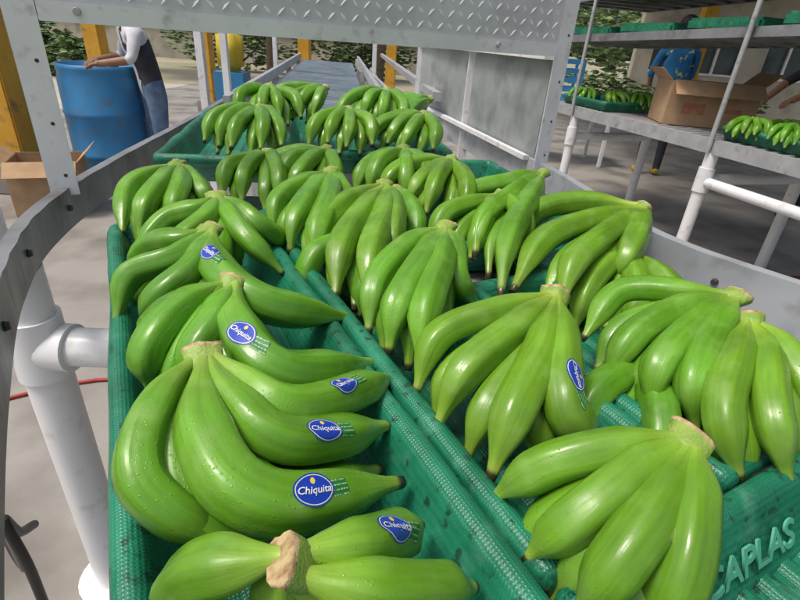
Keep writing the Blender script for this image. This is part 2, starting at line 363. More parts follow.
def gen(c,az,spread,n,L=.22,st={},drop=.08,parent=None,cs=1,r=None):
    c=Vector(c); fs=[]
    for i in range(n):
        a=rad(az+spread*(i/(n-1)-.5)+random.uniform(-6,6)); L2=L*random.uniform(.88,1.08)
        d=Vector((math.sin(a),math.cos(a),0)); sd=Vector((d.y,-d.x,0)); k=(i/(n-1)-.5)
        bow=k*.05+random.uniform(-.008,.008)
        fs.append([c+d*L2*.28+Vector((0,0,-.002+random.uniform(-.006,.006)))+sd*bow*.5,c+d*L2*.65+sd*bow+Vector((0,0,-.022+random.uniform(-.008,.008))),c+d*L2*.9+sd*bow*.5+Vector((0,0,-drop*random.uniform(.85,1.05)))])
    return cluster(c,fs,st,parent=parent,cs=cs,rs=r or .0195)
for a in [((-.215,1.27,.99),205,60,4,.2),((.10,1.24,.995),200,50,4,.24),((.19,1.0,.98),205,40,3,.2),((-.02,1.30,1.0),190,45,4,.22),
          ((.05,1.86,1.07),235,60,5,.25),((-.20,1.58,1.05),180,55,4,.22),((-.32,1.86,1.08),215,50,4,.22),((-.45,1.50,1.045),185,55,5,.24),
          ((-.50,1.80,1.075),165,55,4,.22),((.03,1.6,1.05),205,50,4,.22),((-.12,2.1,1.07),200,60,4,.22),((-.10,1.80,1.09),190,50,4,.22),
          ((-.36,1.25,.975),170,60,4,.2),
          ((.38,.80,.95),205,50,4,.2),((.30,.50,.93),190,50,3,.18),((-.05,.80,.95),190,50,3,.2),((-.03,1.05,.96),200,50,4,.2)]:
    gen(*a)

# ---------------------------------------------------------------- trays
LET=mat('lettering_green',(.10,.42,.28),(.08,.35,.23),rough=.45)
def tray(org,az,t0,t1,s0,s1,z0,lettering=False,rc=.03):
    d=Vector((math.sin(rad(az)),math.cos(rad(az)),0)); n=Vector((d.y,-d.x,0)); org=Vector(org)
    e=empty('banana_tray')
    e.location=org+n*((t0+t1)/2)+d*((s0+s1)/2)+Vector((0,0,z0)); e.rotation_euler=(0,0,-rad(az))
    w=(t1-t0)/2; h=(s1-s0)/2
    prof=[(-.052,.004),(-.047,.012),(-.030,.050),(-.0265,.060),(-.023,.067),(-.017,.0715),(-.010,.072),(-.004,.069),(-.0006,.062),(-.0006,.046),(-.006,.044),(-.024,.010),(-.030,0)]
    bm=bmesh.new(); loop=[]
    for (sx,sy,a0) in ((1,1,0),(-1,1,90),(-1,-1,180),(1,-1,270)):
        for k in range(7):
            a=rad(a0+15*k); loop.append((sx*(w-rc),sy*(h-rc),math.cos(a),math.sin(a)))
    L2=[]
    for i in range(len(loop)):
        A=loop[i]; B=loop[(i+1)%len(loop)]; L2.append(A)
        if i%7==6:
            m=24
            for j in range(1,m): L2.append(tuple(A[q]+(B[q]-A[q])*j/m for q in range(4)))
    rings=[]
    for (o,z) in prof:
        ring=[]
        for (cx,cy,dx,dy) in L2:
            rr=rc+o
            wob=.0026*noise.noise(Vector((cx*11+z0*7+t0*5,cy*11,z*20)))
            ring.append(bm.verts.new((cx+dx*(rr+wob),cy+dy*(rr+wob),z+wob)))
        rings.append(ring)
    m=len(L2)
    for i in range(len(prof)-1):
        for k in range(m):
            f=bm.faces.new((rings[i][k],rings[i][(k+1)%m],rings[i+1][(k+1)%m],rings[i+1][k])); f.smooth=True
    nx=int((2*w-.1)/.008)
    xs=[-w+.045+(2*w-.09)*i/nx for i in range(nx+1)]
    v0=[[bm.verts.new((x,y,.003+(.004 if i%4 in(1,2) else 0))) for i,x in enumerate(xs)] for y in (-h+.045,h-.045)]
    for i in range(nx): bm.faces.new((v0[0][i],v0[0][i+1],v0[1][i+1],v0[1][i]))
    bmesh.ops.recalc_face_normals(bm,faces=bm.faces[:])
    bm_obj('tray_shell',bm,TRAY,e)
    if lettering:
        cu=bpy.data.curves.new('lettering','FONT'); cu.body=lettering; cu.size=.038; cu.extrude=.0010; cu.offset=.0006; cu.align_x='CENTER'; cu.align_y='CENTER'
        o=bpy.data.objects.new('lettering',cu); COL.objects.link(o)
        dg=bpy.context.evaluated_depsgraph_get(); me=bpy.data.meshes.new_from_object(o.evaluated_get(dg)); bpy.data.objects.remove(o)
        me.materials.append(LET)
        t=bpy.data.objects.new('lettering',me); COL.objects.link(t); t.parent=e
        t.location=(-.055,h-.042,.031); t.rotation_euler=(rad(66),0,0)
    return e
O=(0,0,0)
tray(O,-29.5,-.062,.2055,-.10,.99,.85)
tray(O,-29.5,.2075,.4205,.128,1.0,.85,rc=.0135)
tray(O,-29.5,.4225,.665,.128,.56,.85,rc=.0135)
tray(O,-29.5,.2075,.72,-.50,.126,.85,'CAPLAS',rc=.0135)
tray((.20,.80,0),-14,-.20,.02,.08,.80,.85)
tray((.20,.80,0),-14,.022,.27,-.12,.80,.85)
tray((-.42,1.24,0),-12,-.22,.08,0,.80,.89)
tray((-.42,1.24,0),-12,.082,.36,.12,.80,.89)
tray((-.42,1.24,0),-12,.362,.60,.16,.80,.89)

# ---------------------------------------------------------------- conveyor / table
conv=empty('packing_conveyor_table')
railL=cr([(-.10,-.02,0),(-.278,.208,0),(-.432,.421,0),(-.571,.640,0),(-.669,.873,0),(-.74,1.25,0),(-.872,2.238,0),(-1.25,4.6,0),(-1.80,8.27,0)],90)
railR=cr([(1.45,.05,0),(.95,.46,0),(.662,.753,0),(.50,1.0,0),(.43,1.45,0),(.22,2.30,0),(-.10,3.2,0),(-.45,5.2,0),(-.95,8.2,0)],90)
def band(name,path,z0,z1,th,lip,m,side):
    bm=bmesh.new(); rows=[]
    for i,p in enumerate(path):
        t=(path[min(i+1,len(path)-1)]-path[max(i-1,0)]).normalized(); n=Vector((t.y,-t.x,0))*side
        w=.0012*math.sin(i*1.7)
        pr=[(0,z0),(w,z1),(lip,z1),(lip,z1-.003),(th,z1-.003),(th,z0+.003),(lip,z0+.003),(lip,z0)]
        rows.append([bm.verts.new(p+n*a+Vector((0,0,z))) for a,z in pr])
    for i in range(len(path)-1):
        for k in range(8):
            bm.faces.new((rows[i][k],rows[i][(k+1)%8],rows[i+1][(k+1)%8],rows[i+1][k]))
    bm.faces.new(rows[0]); bm.faces.new(rows[-1])
    bmesh.ops.recalc_face_normals(bm,faces=bm.faces[:])
    return bm_obj(name,bm,m,conv)
band('left_side_rail',railL,.86,.935,.003,.022,RAILM,-1)
band('right_side_rail',railR,.835,.935,.003,.025,GUARD,1)
bm=bmesh.new()
for path,sd,zz,idx in ((railL,1,.90,(8,27,38,48)),(railR,-1,.89,(27,40))):
    for i in idx:
        p=path[i]; t=(path[i+1]-path[i-1]).normalized(); n=Vector((t.y,-t.x,0))*sd
        tube_into(bm,[p+Vector((0,0,zz)),p+n*.006+Vector((0,0,zz))],[.007,.0055],8)
bmesh.ops.recalc_face_normals(bm,faces=bm.faces[:]); bm_obj('rail_bolts',bm,DARK,conv)
nn=Vector((math.cos(rad(29.5)),math.sin(rad(29.5)),0))
def span(i):
    a=railL[i]; tt=(railL[min(i+1,90)]-railL[max(i-1,0)]).normalized()
    b=min(railR,key=lambda q:abs((q-a).dot(tt)))
    k=max(.02,(.05-a.dot(nn))/((b-a).dot(nn))) if a.y<1.05 else .02
    return a+(b-a)*k,b
bm=bmesh.new()
for i in range(4,50):
    s,b=span(i); tube_into(bm,[Vector((s.x,s.y,.822)),Vector((b.x,b.y,.822))],.022,10)
bmesh.ops.recalc_face_normals(bm,faces=bm.faces[:]); bm_obj('rollers',bm,STEEL,conv)
bm=bmesh.new(); prev=None
for i in range(0,60):
    s,b=span(i)
    cur=(bm.verts.new((s.x,s.y,.795)),bm.verts.new((b.x,b.y,.795)))
    if prev: bm.faces.new((prev[0],prev[1],cur[1],cur[0]))
    prev=cur
bm_obj('bed_sheet',bm,STEEL,conv)
BELT=mat('belt_blue_grey',(.20,.28,.34),(.28,.35,.41),rough=.35,scale=12,dirt=(.38,.42,.46),dscale=5,dlo=.45,dhi=.7)
bm=bmesh.new(); A=[(-.83,2.35),(-.17,2.30),(-.98,8.1),(-1.70,8.1)]
bm.faces.new([bm.verts.new((x,y,.875)) for x,y in A]); bm_obj('far_belt',bm,BELT,conv)
bm=bmesh.new()
for i in range(70):
    k=i/69; y=2.35+5.7*k
    xl=-.83+(-1.70+.83)*k; xr=-.17+(-.98+.17)*k
    tube_into(bm,[(xl,y,.872),(xr,y,.872)],.011,6)
bm_obj('far_belt_slats',bm,BELT,conv)
bm=bmesh.new()
beam_into(bm,(-.10,2.3,.95),(-.90,8.1,.95),.03,.06); beam_into(bm,(.10,2.5,1.02),(-.55,8.1,1.02),.04,.04); beam_into(bm,(-.87,2.4,.93),(-1.76,8.1,.93),.03,.07)
beam_into(bm,(-.02,2.4,.80),(-.70,8.1,.80),.04,.08)
for y in (3.2,4.6,6,7.6):
    k=(y-2.3)/5.8
    for x in (-.10-.8*k,-.87-.89*k): beam_into(bm,(x,y,0),(x,y,.9),.05,.05)
bm_obj('far_frame',bm,STEEL,conv)

leg=empty('pvc_pipe_stand')
tube('upright',[(-.665,.745,.858),(-.665,.745,0)],.041,PVC,leg,24)
tube('coupling',[(-.665,.745,.765),(-.665,.745,.64)],.048,PVC,leg,24)
tube('coupling_branch',[(-.665,.745,.70),(-.60,.745,.70)],.045,PVC,leg,24)
tube('cross_pipe',[(-.665,.745,.70),(.35,.80,.70)],.037,PVC,leg,24)
tube('stub',[(-.665,.745,.70),(-.735,.745,.70)],[.045,.045],PVC,leg,24)
tube('foot_flange',[(-.665,.745,.012),(-.665,.745,.003)],.08,PVC,leg,24)
leg2=empty('pvc_pipe_stand')
tube('upright',[(-.80,1.75,.86),(-.80,1.75,0)],.043,PVC,leg2,20)
tube('upright_right',[(.40,1.7,.78),(.40,1.7,0)],.043,PVC,leg2,20)
tube('cross_pipe',[(-.80,1.75,.6),(.40,1.7,.6)],.035,PVC,leg2,20)
tube('upright_near',[(.5,.8,.78),(.5,.8,0)],.043,PVC,leg2,20)
tp=empty('water_pipe')
tube('riser',[(-.83,.90,.0),(-.83,.90,.97)],.03,PVC,tp,20); tube('cap',[(-.83,.90,.95),(-.83,.90,.99)],.036,PVC,tp,20)
tube('black_hose',[p for p in cr([(-.92,.90,1.16),(-.90,.90,1.06),(-.86,.90,.97)],10)],.012,BLACKR,tp)

# ---------------------------------------------------------------- gantry
g=empty('metal_gantry_frame')
A=Vector((-.703,.969,0)); B=Vector((.407,1.576,0)); X=(B-A).normalized(); Nn=Vector((X.y,-X.x,0))
ang=math.atan2(X.y,X.x)
bm=bmesh.new()
for P_,s in ((A,1),(B,-1)):
    box_into(bm,P_+Vector((0,0,1.39)),(.050,.004,.94),ang)
    box_into(bm,P_+Vector((0,0,1.39))-Nn*.028-X*s*.023,(.004,.052,.94),ang)
bm_obj('angle_posts',bm,ALU,g)
bm=bmesh.new()
for P_ in (A,B):
    for z in (.96,1.06,1.17,1.29,1.40):
        q=P_+Vector((0,0,z))+X*.008; tube_into(bm,[q,q+Nn*.0026],.0036,10)
bmesh.ops.recalc_face_normals(bm,faces=bm.faces[:]); bm_obj('post_holes',bm,DARK,g)
bm=bmesh.new()
a=A+X*.027+Nn*.004; b=B-X*.027+Nn*.004; mid=(a+b)/2; Ln=(b-a).length
UPZ=.018
box_into(bm,mid+Vector((0,0,1.235+UPZ)),(Ln,.004,.030),ang); box_into(bm,mid+Vector((0,0,1.2185+UPZ))-Nn*.02,(Ln,.044,.003),ang)
box_into(bm,mid+Vector((0,0,1.60)),(Ln,.004,.034),ang)
bm_obj('bottom_angle',bm,ALU,g)
bm=bmesh.new(); box_into(bm,mid+Vector((0,0,1.42))-Nn*.004,(Ln,.003,.35),ang)
sp_=.028; nx=int(Ln/sp_)
for i in range(nx):
    for j in range(10):
        p=a+X*(.015+i*sp_)+Vector((0,0,1.284+j*sp_))-Nn*.0023
        al=rad(45 if (i+j)%2 else -45); dx=X*math.cos(al)+Vector((0,0,math.sin(al))); dy=X*-math.sin(al)+Vector((0,0,math.cos(al)))
        v=[bm.verts.new(p+dx*.0125),bm.verts.new(p+dy*.0036),bm.verts.new(p-dx*.0125),bm.verts.new(p-dy*.0036),bm.verts.new(p+Nn*.0024+dx*.006),bm.verts.new(p+Nn*.0024-dx*.006)]
        for t in ((0,1,4),(4,1,5),(1,2,5),(2,3,5),(5,3,4),(3,0,4)): 
            f=bm.faces.new([v[k] for k in t]); f.material_index=1
bmesh.ops.recalc_face_normals(bm,faces=bm.faces[:]); bm_obj('tread_plate',bm,[PLATE,LOZ],g)
bm=bmesh.new()
for k in (.05,.83): 
    q=a+X*Ln*k+Vector((0,0,1.236+UPZ)); tube_into(bm,[q,q+Nn*.008],[.008,.006],8)
bmesh.ops.recalc_face_normals(bm,faces=bm.faces[:]); bm_obj('bolts',bm,STEEL,g)
SHEET=mat('dull_sheet',(.40,.43,.42),(.30,.33,.33),rough=.45,metal=.2,scale=4,detail=6,dirt=(.17,.19,.18),dscale=9,dlo=.45,dhi=.8)
sp=empty('side_splash_panel')
bm=bmesh.new(); beam_into(bm,(.40,1.64,1.07),(.235,2.26,1.07),.004,.32); beam_into(bm,(.225,2.32,1.07),(.02,3.0,1.07),.004,.32); bm_obj('sheets',bm,SHEET,sp)
bm=bmesh.new(); box_into(bm,(.228,2.29,1.15),(.035,.035,.9),0); box_into(bm,(.01,3.02,1.15),(.035,.035,.9),0); beam_into(bm,(.385,1.63,1.235),(.01,3.02,1.235),.03,.02); beam_into(bm,(.375,1.65,.935),(.0,3.02,.935),.02,.015); bm_obj('posts',bm,ALU,sp)
g2=empty('metal_gantry_frame'); bm=bmesh.new()
box_into(bm,(-.93,2.6,1.3),(.03,.03,1.0)); box_into(bm,(-1.45,5.5,1.2),(.04,.04,1.2)); box_into(bm,(-.42,5.2,1.2),(.04,.04,1.2)); beam_into(bm,(-1.45,5.5,1.28),(-.42,5.2,1.28),.04,.06); bm_obj('bars',bm,ALU,g2)

# ---------------------------------------------------------------- ground
bm=bmesh.new(); v=[bm.verts.new(p) for p in ((-90,-40,-.004),(90,-40,-.004),(90,160,-.004),(-90,160,-.004))]; bm.faces.new(v)
bm_obj('ground',bm,mat('dirt_ground',(.38,.33,.25),(.22,.22,.12),rough=.95,scale=.35,bump=.5,bscale=12,detail=6))
bm=bmesh.new(); v=[bm.verts.new(p) for p in ((-5.2,-4,0),(9,-4,0),(9,13,0),(-5.2,13,0))]; bm.faces.new(v); bm_obj('concrete_floor',bm,CONC)
bm=bmesh.new(); v=[bm.verts.new(p) for p in ((-16,4,0.0),(-5.2,4,0.0),(-5.2,12,0.0),(-16,12,0.0))]; bm.faces.new(v); bm_obj('paved_yard',bm,mat('pale_paving',(.46,.42,.36),(.38,.34,.29),rough=.8,scale=1.5))
rf=empty('shed_roof')
box('roof_sheet',(5.1,5.5,3.62),(7.4,12,.05),STEEL,rf,bevel=0)
bm=bmesh.new()
for y in (0,2.5,5,7.5,10.4): box_into(bm,(5.1,y,3.50),(7.4,.1,.16))
bm_obj('rafters',bm,DARK,rf)

# ---------------------------------------------------------------- right rack
rk=empty('packing_rack')
F0=(1.17,4.75); F1=(2.50,.55)
dx,dy=F1[0]-F0[0],F1[1]-F0[1]; Lr=math.hypot(dx,dy); n2=(-dy/Lr,dx/Lr)
if n2[0]<0: n2=(-n2[0],-n2[1])
def rp(t,w,z): return (F0[0]+dx*t+n2[0]*w,F0[1]+dy*t+n2[1]*w,z)
bm=bmesh.new()
beam_into(bm,rp(0,0,.82),rp(1,0,.82),.004,.075); beam_into(bm,rp(0,.022,.8595),rp(1,.022,.8595),.045,.003)
beam_into(bm,rp(0,.28,.842),rp(1,.28,.842),.03,.03); beam_into(bm,rp(0,.55,.842),rp(1,.55,.842),.03,.03); beam_into(bm,rp(0,.84,.83),rp(1,.84,.83),.03,.06)
for i in range(34): beam_into(bm,rp((i+.3)/34,.006,.80),rp((i+.3)/34,.82,.80),.03,.02)
bm_obj('deck',bm,STEEL,rk)
bm=bmesh.new()
for i in range(60): tube_into(bm,[rp((i+.5)/60,.05,.846),rp((i+.5)/60,.78,.846)],.014,8)
bm_obj('deck_rollers',bm,ALU,rk)
for t in (.10,.42,.86):
    w=.03
    tube('leg',[rp(t,w,.788),rp(t,w,0)],.036,PVC,rk,20); tube('tee',[rp(t,w,.70),rp(t,w,.56)],.045,PVC,rk,20)
    tube('leg_back',[rp(t,.8,.788),rp(t,.8,0)],.036,PVC,rk,20); tube('brace',[rp(t,w,.63),rp(t,.8,.63)],.032,PVC,rk,20)
    tube('steel_rod',[rp(t,-.017,.79),rp(t,-.017,1.9)],.014,STEEL,rk,12)
tube('long_brace',[rp(.42,.03,.62),rp(.86,.03,.62)],.03,PVC,rk,20)
bm=bmesh.new()
for (za,zb) in ((1.34,1.50),(1.62,1.80)):
    beam_into(bm,rp(0,.02,za),rp(1,.02,zb),.03,.05); beam_into(bm,rp(0,.82,za),rp(1,.82,zb),.03,.05); beam_into(bm,rp(0,.42,za),rp(1,.42,zb),.76,.006)
    for i in range(28): 
        z=za+(zb-za)*i/27; beam_into(bm,rp(i/27,.036,z-.016),rp(i/27,.804,z-.016),.045,.018)
bm_obj('upper_decks',bm,RAILM,rk)
bm=bmesh.new()
for (za,zb) in ((1.34,1.50),(1.62,1.80)):
    for i in range(7):
        t=(i+.5)/7; z=za+(zb-za)*t+.05
        c=rp(t,.42,z); box_into(bm,c,(.72,.52,.07),math.atan2(n2[1],n2[0]))
bmesh.ops.bevel(bm,geom=bm.edges[:],offset=.015,segments=2,affect='EDGES')
bm_obj('stacked_trays',bm,TRAY,rk)
azr=math.degrees(math.atan2(-dx,-dy))
def rtray(t,w):
    c=rp(t,w,0); tray((c[0],c[1],0),azr,-.2,.2,-.3,.3,.862)
for t,w in ((.10,.25),(.10,.66),(.47,.30),(.62,.30),(.77,.30)): rtray(t,w)
for t,w in ((.06,.2),(.08,.4),(.12,.25),(.10,.6),(.16,.65),(.14,.45),(.43,.18),(.44,.38),(.48,.22),(.50,.42),(.55,.2),(.57,.42),(.60,.25),(.63,.4),(.66,.2),(.70,.3)):
    c=rp(t,w,.985); gen(c,190+random.uniform(-30,30),60,4,.2)
def carton(c,size,rot,flaps=True,pr=True):
    e=empty('cardboard_box',c); e.rotation_euler=(0,0,rot); w,d,h=size; th=.006
    bm=bmesh.new()
    box_into(bm,(0,0,th/2),(w,d,th)); box_into(bm,(0,-d/2,h/2),(w,th,h)); box_into(bm,(0,d/2,h/2),(w,th,h)); box_into(bm,(-w/2,0,h/2),(th,d-th-.002,h-.002)); box_into(bm,(w/2,0,h/2),(th,d-th-.002,h-.002))
    bm_obj('walls',bm,CARD,e)
    if flaps:
        box('front_flap',(0,-d/2-.05,h-.035),(w*.98,th*.7,.13),CARD,e,tilt=('X',rad(-52)),bevel=0)
        box('side_flap',(w/2+.04,0,h+.035),(th*.7,d*.95,.12),CARD,e,tilt=('Y',rad(45)),bevel=0)
        box('side_flap_left',(-w/2-.04,0,h+.03),(th*.7,d*.95,.12),CARD,e,tilt=('Y',rad(-50)),bevel=0)
    if pr:
        bm=bmesh.new(); box_into(bm,(-w*.2,-d/2-.0045,h*.40),(w*.25,.001,h*.25)); box_into(bm,(w*.25,-d/2-.0045,h*.4),(w*.18,.001,h*.10)); bm_obj('printing',bm,CARDP,e)
    return e
carton((1.99,3.72,.862),(.56,.36,.27),rad(-8))
carton((-2.52,3.36,.004),(.42,.34,.36),rad(24),flaps=True,pr=False)
cr_=empty('blue_crate',(1.75,6.6,.75)); bm=bmesh.new()
for z in (0,.1,.2,.3,.4): 
    for sx in (-1,1): box_into(bm,(sx*.2,0,z),(.015,.3,.05)); box_into(bm,(0,sx*.15,z),(.40,.015,.05))
for sx in(-1,1):
    for sy in (-1,1): box_into(bm,(sx*.2,sy*.15,.2),(.03,.03,.45))
bm_obj('slats',bm,BLUEP,cr_)
tb=empty('work_table'); box('top',(1.9,6.6,.70),(1.0,.7,.04),ALU,tb); 
for x in(1.45,2.35):
    for y in (6.3,6.9): box('leg',(x,y,.34),(.04,.04,.68),ALU,tb)

# ---------------------------------------------------------------- barrel
ba=empty('blue_barrel',(-2.40,4.0,0))
pr=[(.0,.27),(.02,.285),(.1,.288),(.28,.29),(.295,.298),(.31,.29),(.58,.29),(.595,.298),(.61,.29),(.82,.288),(.88,.275),(.90,.282),(.93,.282)]
bm=bmesh.new(); rings=[]
for z,r in pr+[(.93,.266),(.90,.262)]:
    rings.append([bm.verts.new((r*math.cos(2*math.pi*k/36),r*math.sin(2*math.pi*k/36),z)) for k in range(36)])
for i in range(len(rings)-1):
    for k in range(36):
        f=bm.faces.new((rings[i][k],rings[i][(k+1)%36],rings[i+1][(k+1)%36],rings[i+1][k])); f.smooth=True
bm.faces.new(rings[-1]); bmesh.ops.recalc_face_normals(bm,faces=bm.faces[:]); bm_obj('drum',bm,BLUEP,ba)
bm=bmesh.new(); tube_into(bm,[(.12,0,.9),(.12,0,.93)],.03,14); bm_obj('bung',bm,BLACKR,ba)

# ---------------------------------------------------------------- columns and backdrop
def column(x,y,w=.17,h=3.6):
    e=empty('yellow_column',(x,y,0)); box('shaft',(0,0,h/2),(w,w,h),YEL,e,bevel=.01); box('plinth',(0,0,.11),(w+.1,w+.1,.22),CONC,e,bevel=.01)
column(-2.98,3.72,.22); column(-3.15,8.0,.2); column(-2.2,10.5,.22); column(-5.0,8.4,.24); column(-.6,12,.22); column(2.2,12,.22); column(5.2,10.5,.22)
def bush(name,centers,n,leaf,cols,seed=1):
    rnd=random.Random(seed); bm=bmesh.new()
    for i in range(n):
        c,r=rnd.choice(centers); 
        d=Vector((rnd.gauss(0,1),rnd.gauss(0,1),rnd.gauss(0,1))).normalized()*(rnd.random()**.4)
        p=Vector(c)+Vector((d.x*r[0],d.y*r[1],d.z*r[2]))
        if p.z<.02: p.z=.02+rnd.random()*.2
        nn=noise.noise(p*1.4)
        if nn<-.28: continue
        q=Vector((rnd.gauss(0,1),rnd.gauss(0,1),rnd.gauss(.6,1))).normalized().to_track_quat('Z','Y').to_matrix()
        s=leaf*rnd.uniform(.6,1.4)
        v=[bm.verts.new(p+q@Vector(a)*s) for a in ((-1,0,0),(0,-.35,.1),(1,0,-.1),(0,.35,.1))]
        f=bm.faces.new(v); f.material_index=rnd.choices(range(len(cols)),[3,3,2][:len(cols)])[0]
    return bm_obj(name,bm,cols)
def leafm(n,c): return mat(n,c,tuple(x*.7 for x in c),rough=.6,scale=3,detail=1)
G1,G2,G3=leafm('leaf_dark',(.07,.13,.04)),leafm('leaf_mid',(.13,.21,.065)),leafm('leaf_light',(.25,.35,.13))
rn=random.Random(3)
cs=[((rn.uniform(-28,26),rn.uniform(26,34),rn.uniform(.4,3.6)),(rn.uniform(1.2,2.2),1.5,rn.uniform(.7,1.4))) for _ in range(34)]
bush('tree_line',cs,12000,.24,[G1,G2,G3],2)
bush('shrub',[((-7.2,11.4,.4),(.8,.5,.4)),((-8.4,12.0,.55),(.8,.6,.55)),((-5.6,17,.9),(2.4,.6,.9)),((-2.0,18,.7),(2.0,.6,.7))],6500,.11,[G1,G2,G3],5)
BARK=mat('bark',(.16,.12,.08),(.10,.075,.05),rough=.9,scale=9,bump=.8)
def tree(x,y,h,seed):
    rnd=random.Random(seed); e=empty('tree',(x,y,0)); bm=bmesh.new()
    top=Vector((rnd.uniform(-.3,.3),0,h)); tube_into(bm,cr([(0,0,0),(.05,0,h*.4),top],10),[.17-.011*i for i in range(11)],10)
    cc=[]
    for i in range(7):
        b=Vector((0,0,h*(.45+.07*i))); a=rnd.uniform(0,6.28); t=b+Vector((math.cos(a),math.sin(a),.7))*rnd.uniform(.9,1.5)
        tube_into(bm,cr([b,(b+t)/2+Vector((0,0,.1)),t],6),[.06-.006*i2 for i2 in range(7)],7); cc.append((tuple(t),(.8,.8,.55)))
    bm_obj('trunk',bm,BARK,e); cc.append(((top.x,0,h+.3),(1,1,.7)))
    o=bush('crown',cc,3000,.13,[G1,G2,G3],seed); o.parent=e
for a in ((-7.5,14,4,1),(-4.2,15.5,4.5,2),(-1.2,16.5,4.2,3),(3.0,15,4.3,4)): tree(*a)
bl=empty('packing_shed_building')
WALL=mat('cream_wall',(.46,.43,.35),(.36,.34,.28),rough=.85,scale=1.3,detail=8,bump=.2,dirt=(.24,.22,.17),dscale=2.5,dlo=.5,dhi=.75); GL=mat('window_dark',(.05,.07,.08),(.09,.12,.13),rough=.15,scale=2)
bm=bmesh.new()
for (x0,x1,z0,z1) in ((5.2,10.5,0,.95),(5.2,10.5,2.0,3.0),(5.2,5.6,.95,2.0),(6.4,6.6,.95,2.0),(7.7,8.3,.95,2.0),(9.4,10.5,.95,2.0)):
    box_into(bm,((x0+x1)/2,13.5,(z0+z1)/2),(x1-x0-.002,.2,z1-z0-.002))
bm_obj('walls',bm,WALL,bl)
bm=bmesh.new()
for x0,x1 in ((5.6,6.4),(6.6,7.7),(8.3,9.4)): box_into(bm,((x0+x1)/2,13.55,1.475),(x1-x0,.02,1.05))
bm_obj('windows',bm,GL,bl)
bm=bmesh.new()
for x0,x1 in ((5.6,6.4),(6.6,7.7),(8.3,9.4)):
    box_into(bm,((x0+x1)/2,13.46,1.475),(.05,.05,1.0)); box_into(bm,((x0+x1)/2,13.43,.98),(x1-x0,.08,.05))
bm_obj('window_frames',bm,ALU,bl); box('roof',(7.85,13.6,3.08),(6.0,2.0,.12),YEL,bl)
bush('hedge',[((4.0,12.6,.4),(1.6,.5,.5)),((6.4,12.2,.4),(1.6,.5,.4))],3000,.09,[G1,G2,G3],9)
wl=empty('boundary_wall'); box('wall',(-9,21,.5),(24,.2,1.0),WALL,wl,bevel=0); box('coping',(-9,21,1.04),(24,.3,.07),CONC,wl,bevel=0)
sy=empty('yellow_sprayer',(-2.15,6.2,0)); YP=mat('yellow_plastic',(.60,.46,.03),(.50,.38,.02),rough=.4)
bm=bmesh.new(); box_into(bm,(0,0,1.0),(.28,.2,.42)); bmesh.ops.bevel(bm,geom=bm.edges[:],offset=.05,segments=3,affect='EDGES'); tube_into(bm,[(0,0,1.2),(0,0,1.27)],.06,14); bm_obj('tank',bm,YP,sy,True)
box('stand',(0,0,.39),(.34,.28,.78),BLUEP,sy); tube('wand',cr([(.14,0,.9),(.3,.0,1.05),(.45,-.05,1.3)],8),.01,BLACKR,sy)
box('thin_post',(-1.45,3.6,.8),(.05,.05,1.6),ALU)

tube('black_hose',cr([(-.73,.66,.30),(-.70,.60,.36),(-.66,.55,.46),(-.665,.56,.30),(-.75,.62,.01),(-1.1,.9,.01)],30),.009,BLACKR)
tube('red_cable',cr([(-1.6,1.2,.008),(-1.1,1.5,.008),(-.6,1.4,.008),(.8,2.4,.008),(1.6,2.9,.008),(2.6,3.1,.008),(4,3.3,.008)],40),.007,RED)

# ---------------------------------------------------------------- people
SKIN=mat('skin',(.30,.16,.09),(.25,.13,.07),rough=.55,scale=20)
HAIR=mat('hair',(.012,.01,.008),(.02,.015,.012),rough=.6,scale=60,bump=.6)
WSHIRT=mat('white_shirt',(.66,.66,.68),(.54,.54,.57),rough=.85,scale=10,bump=.5,bscale=25)
VEST=mat('dark_vest',(.025,.027,.035),(.04,.042,.055),rough=.85,scale=10,bump=.6,bscale=25)
JEAN=mat('denim',(.08,.14,.24),(.15,.22,.33),rough=.9,scale=14,bump=.5,bscale=60)
NAVY=mat('dark_trousers',(.02,.022,.03),(.03,.033,.04),rough=.9,scale=14,bump=.5,bscale=40)
BSHIRT=mat('blue_tshirt',(.02,.17,.38),(.015,.13,.31),rough=.85,scale=9,bump=.5,bscale=25,dirt=(.55,.5,.1),dscale=16,dlo=.60,dhi=.63)
YBOOT=mat('yellow_boot',(.6,.4,.03),(.5,.33,.03),rough=.4); BBOOT=mat('black_boot',(.02,.02,.02),(.03,.03,.03),rough=.35)
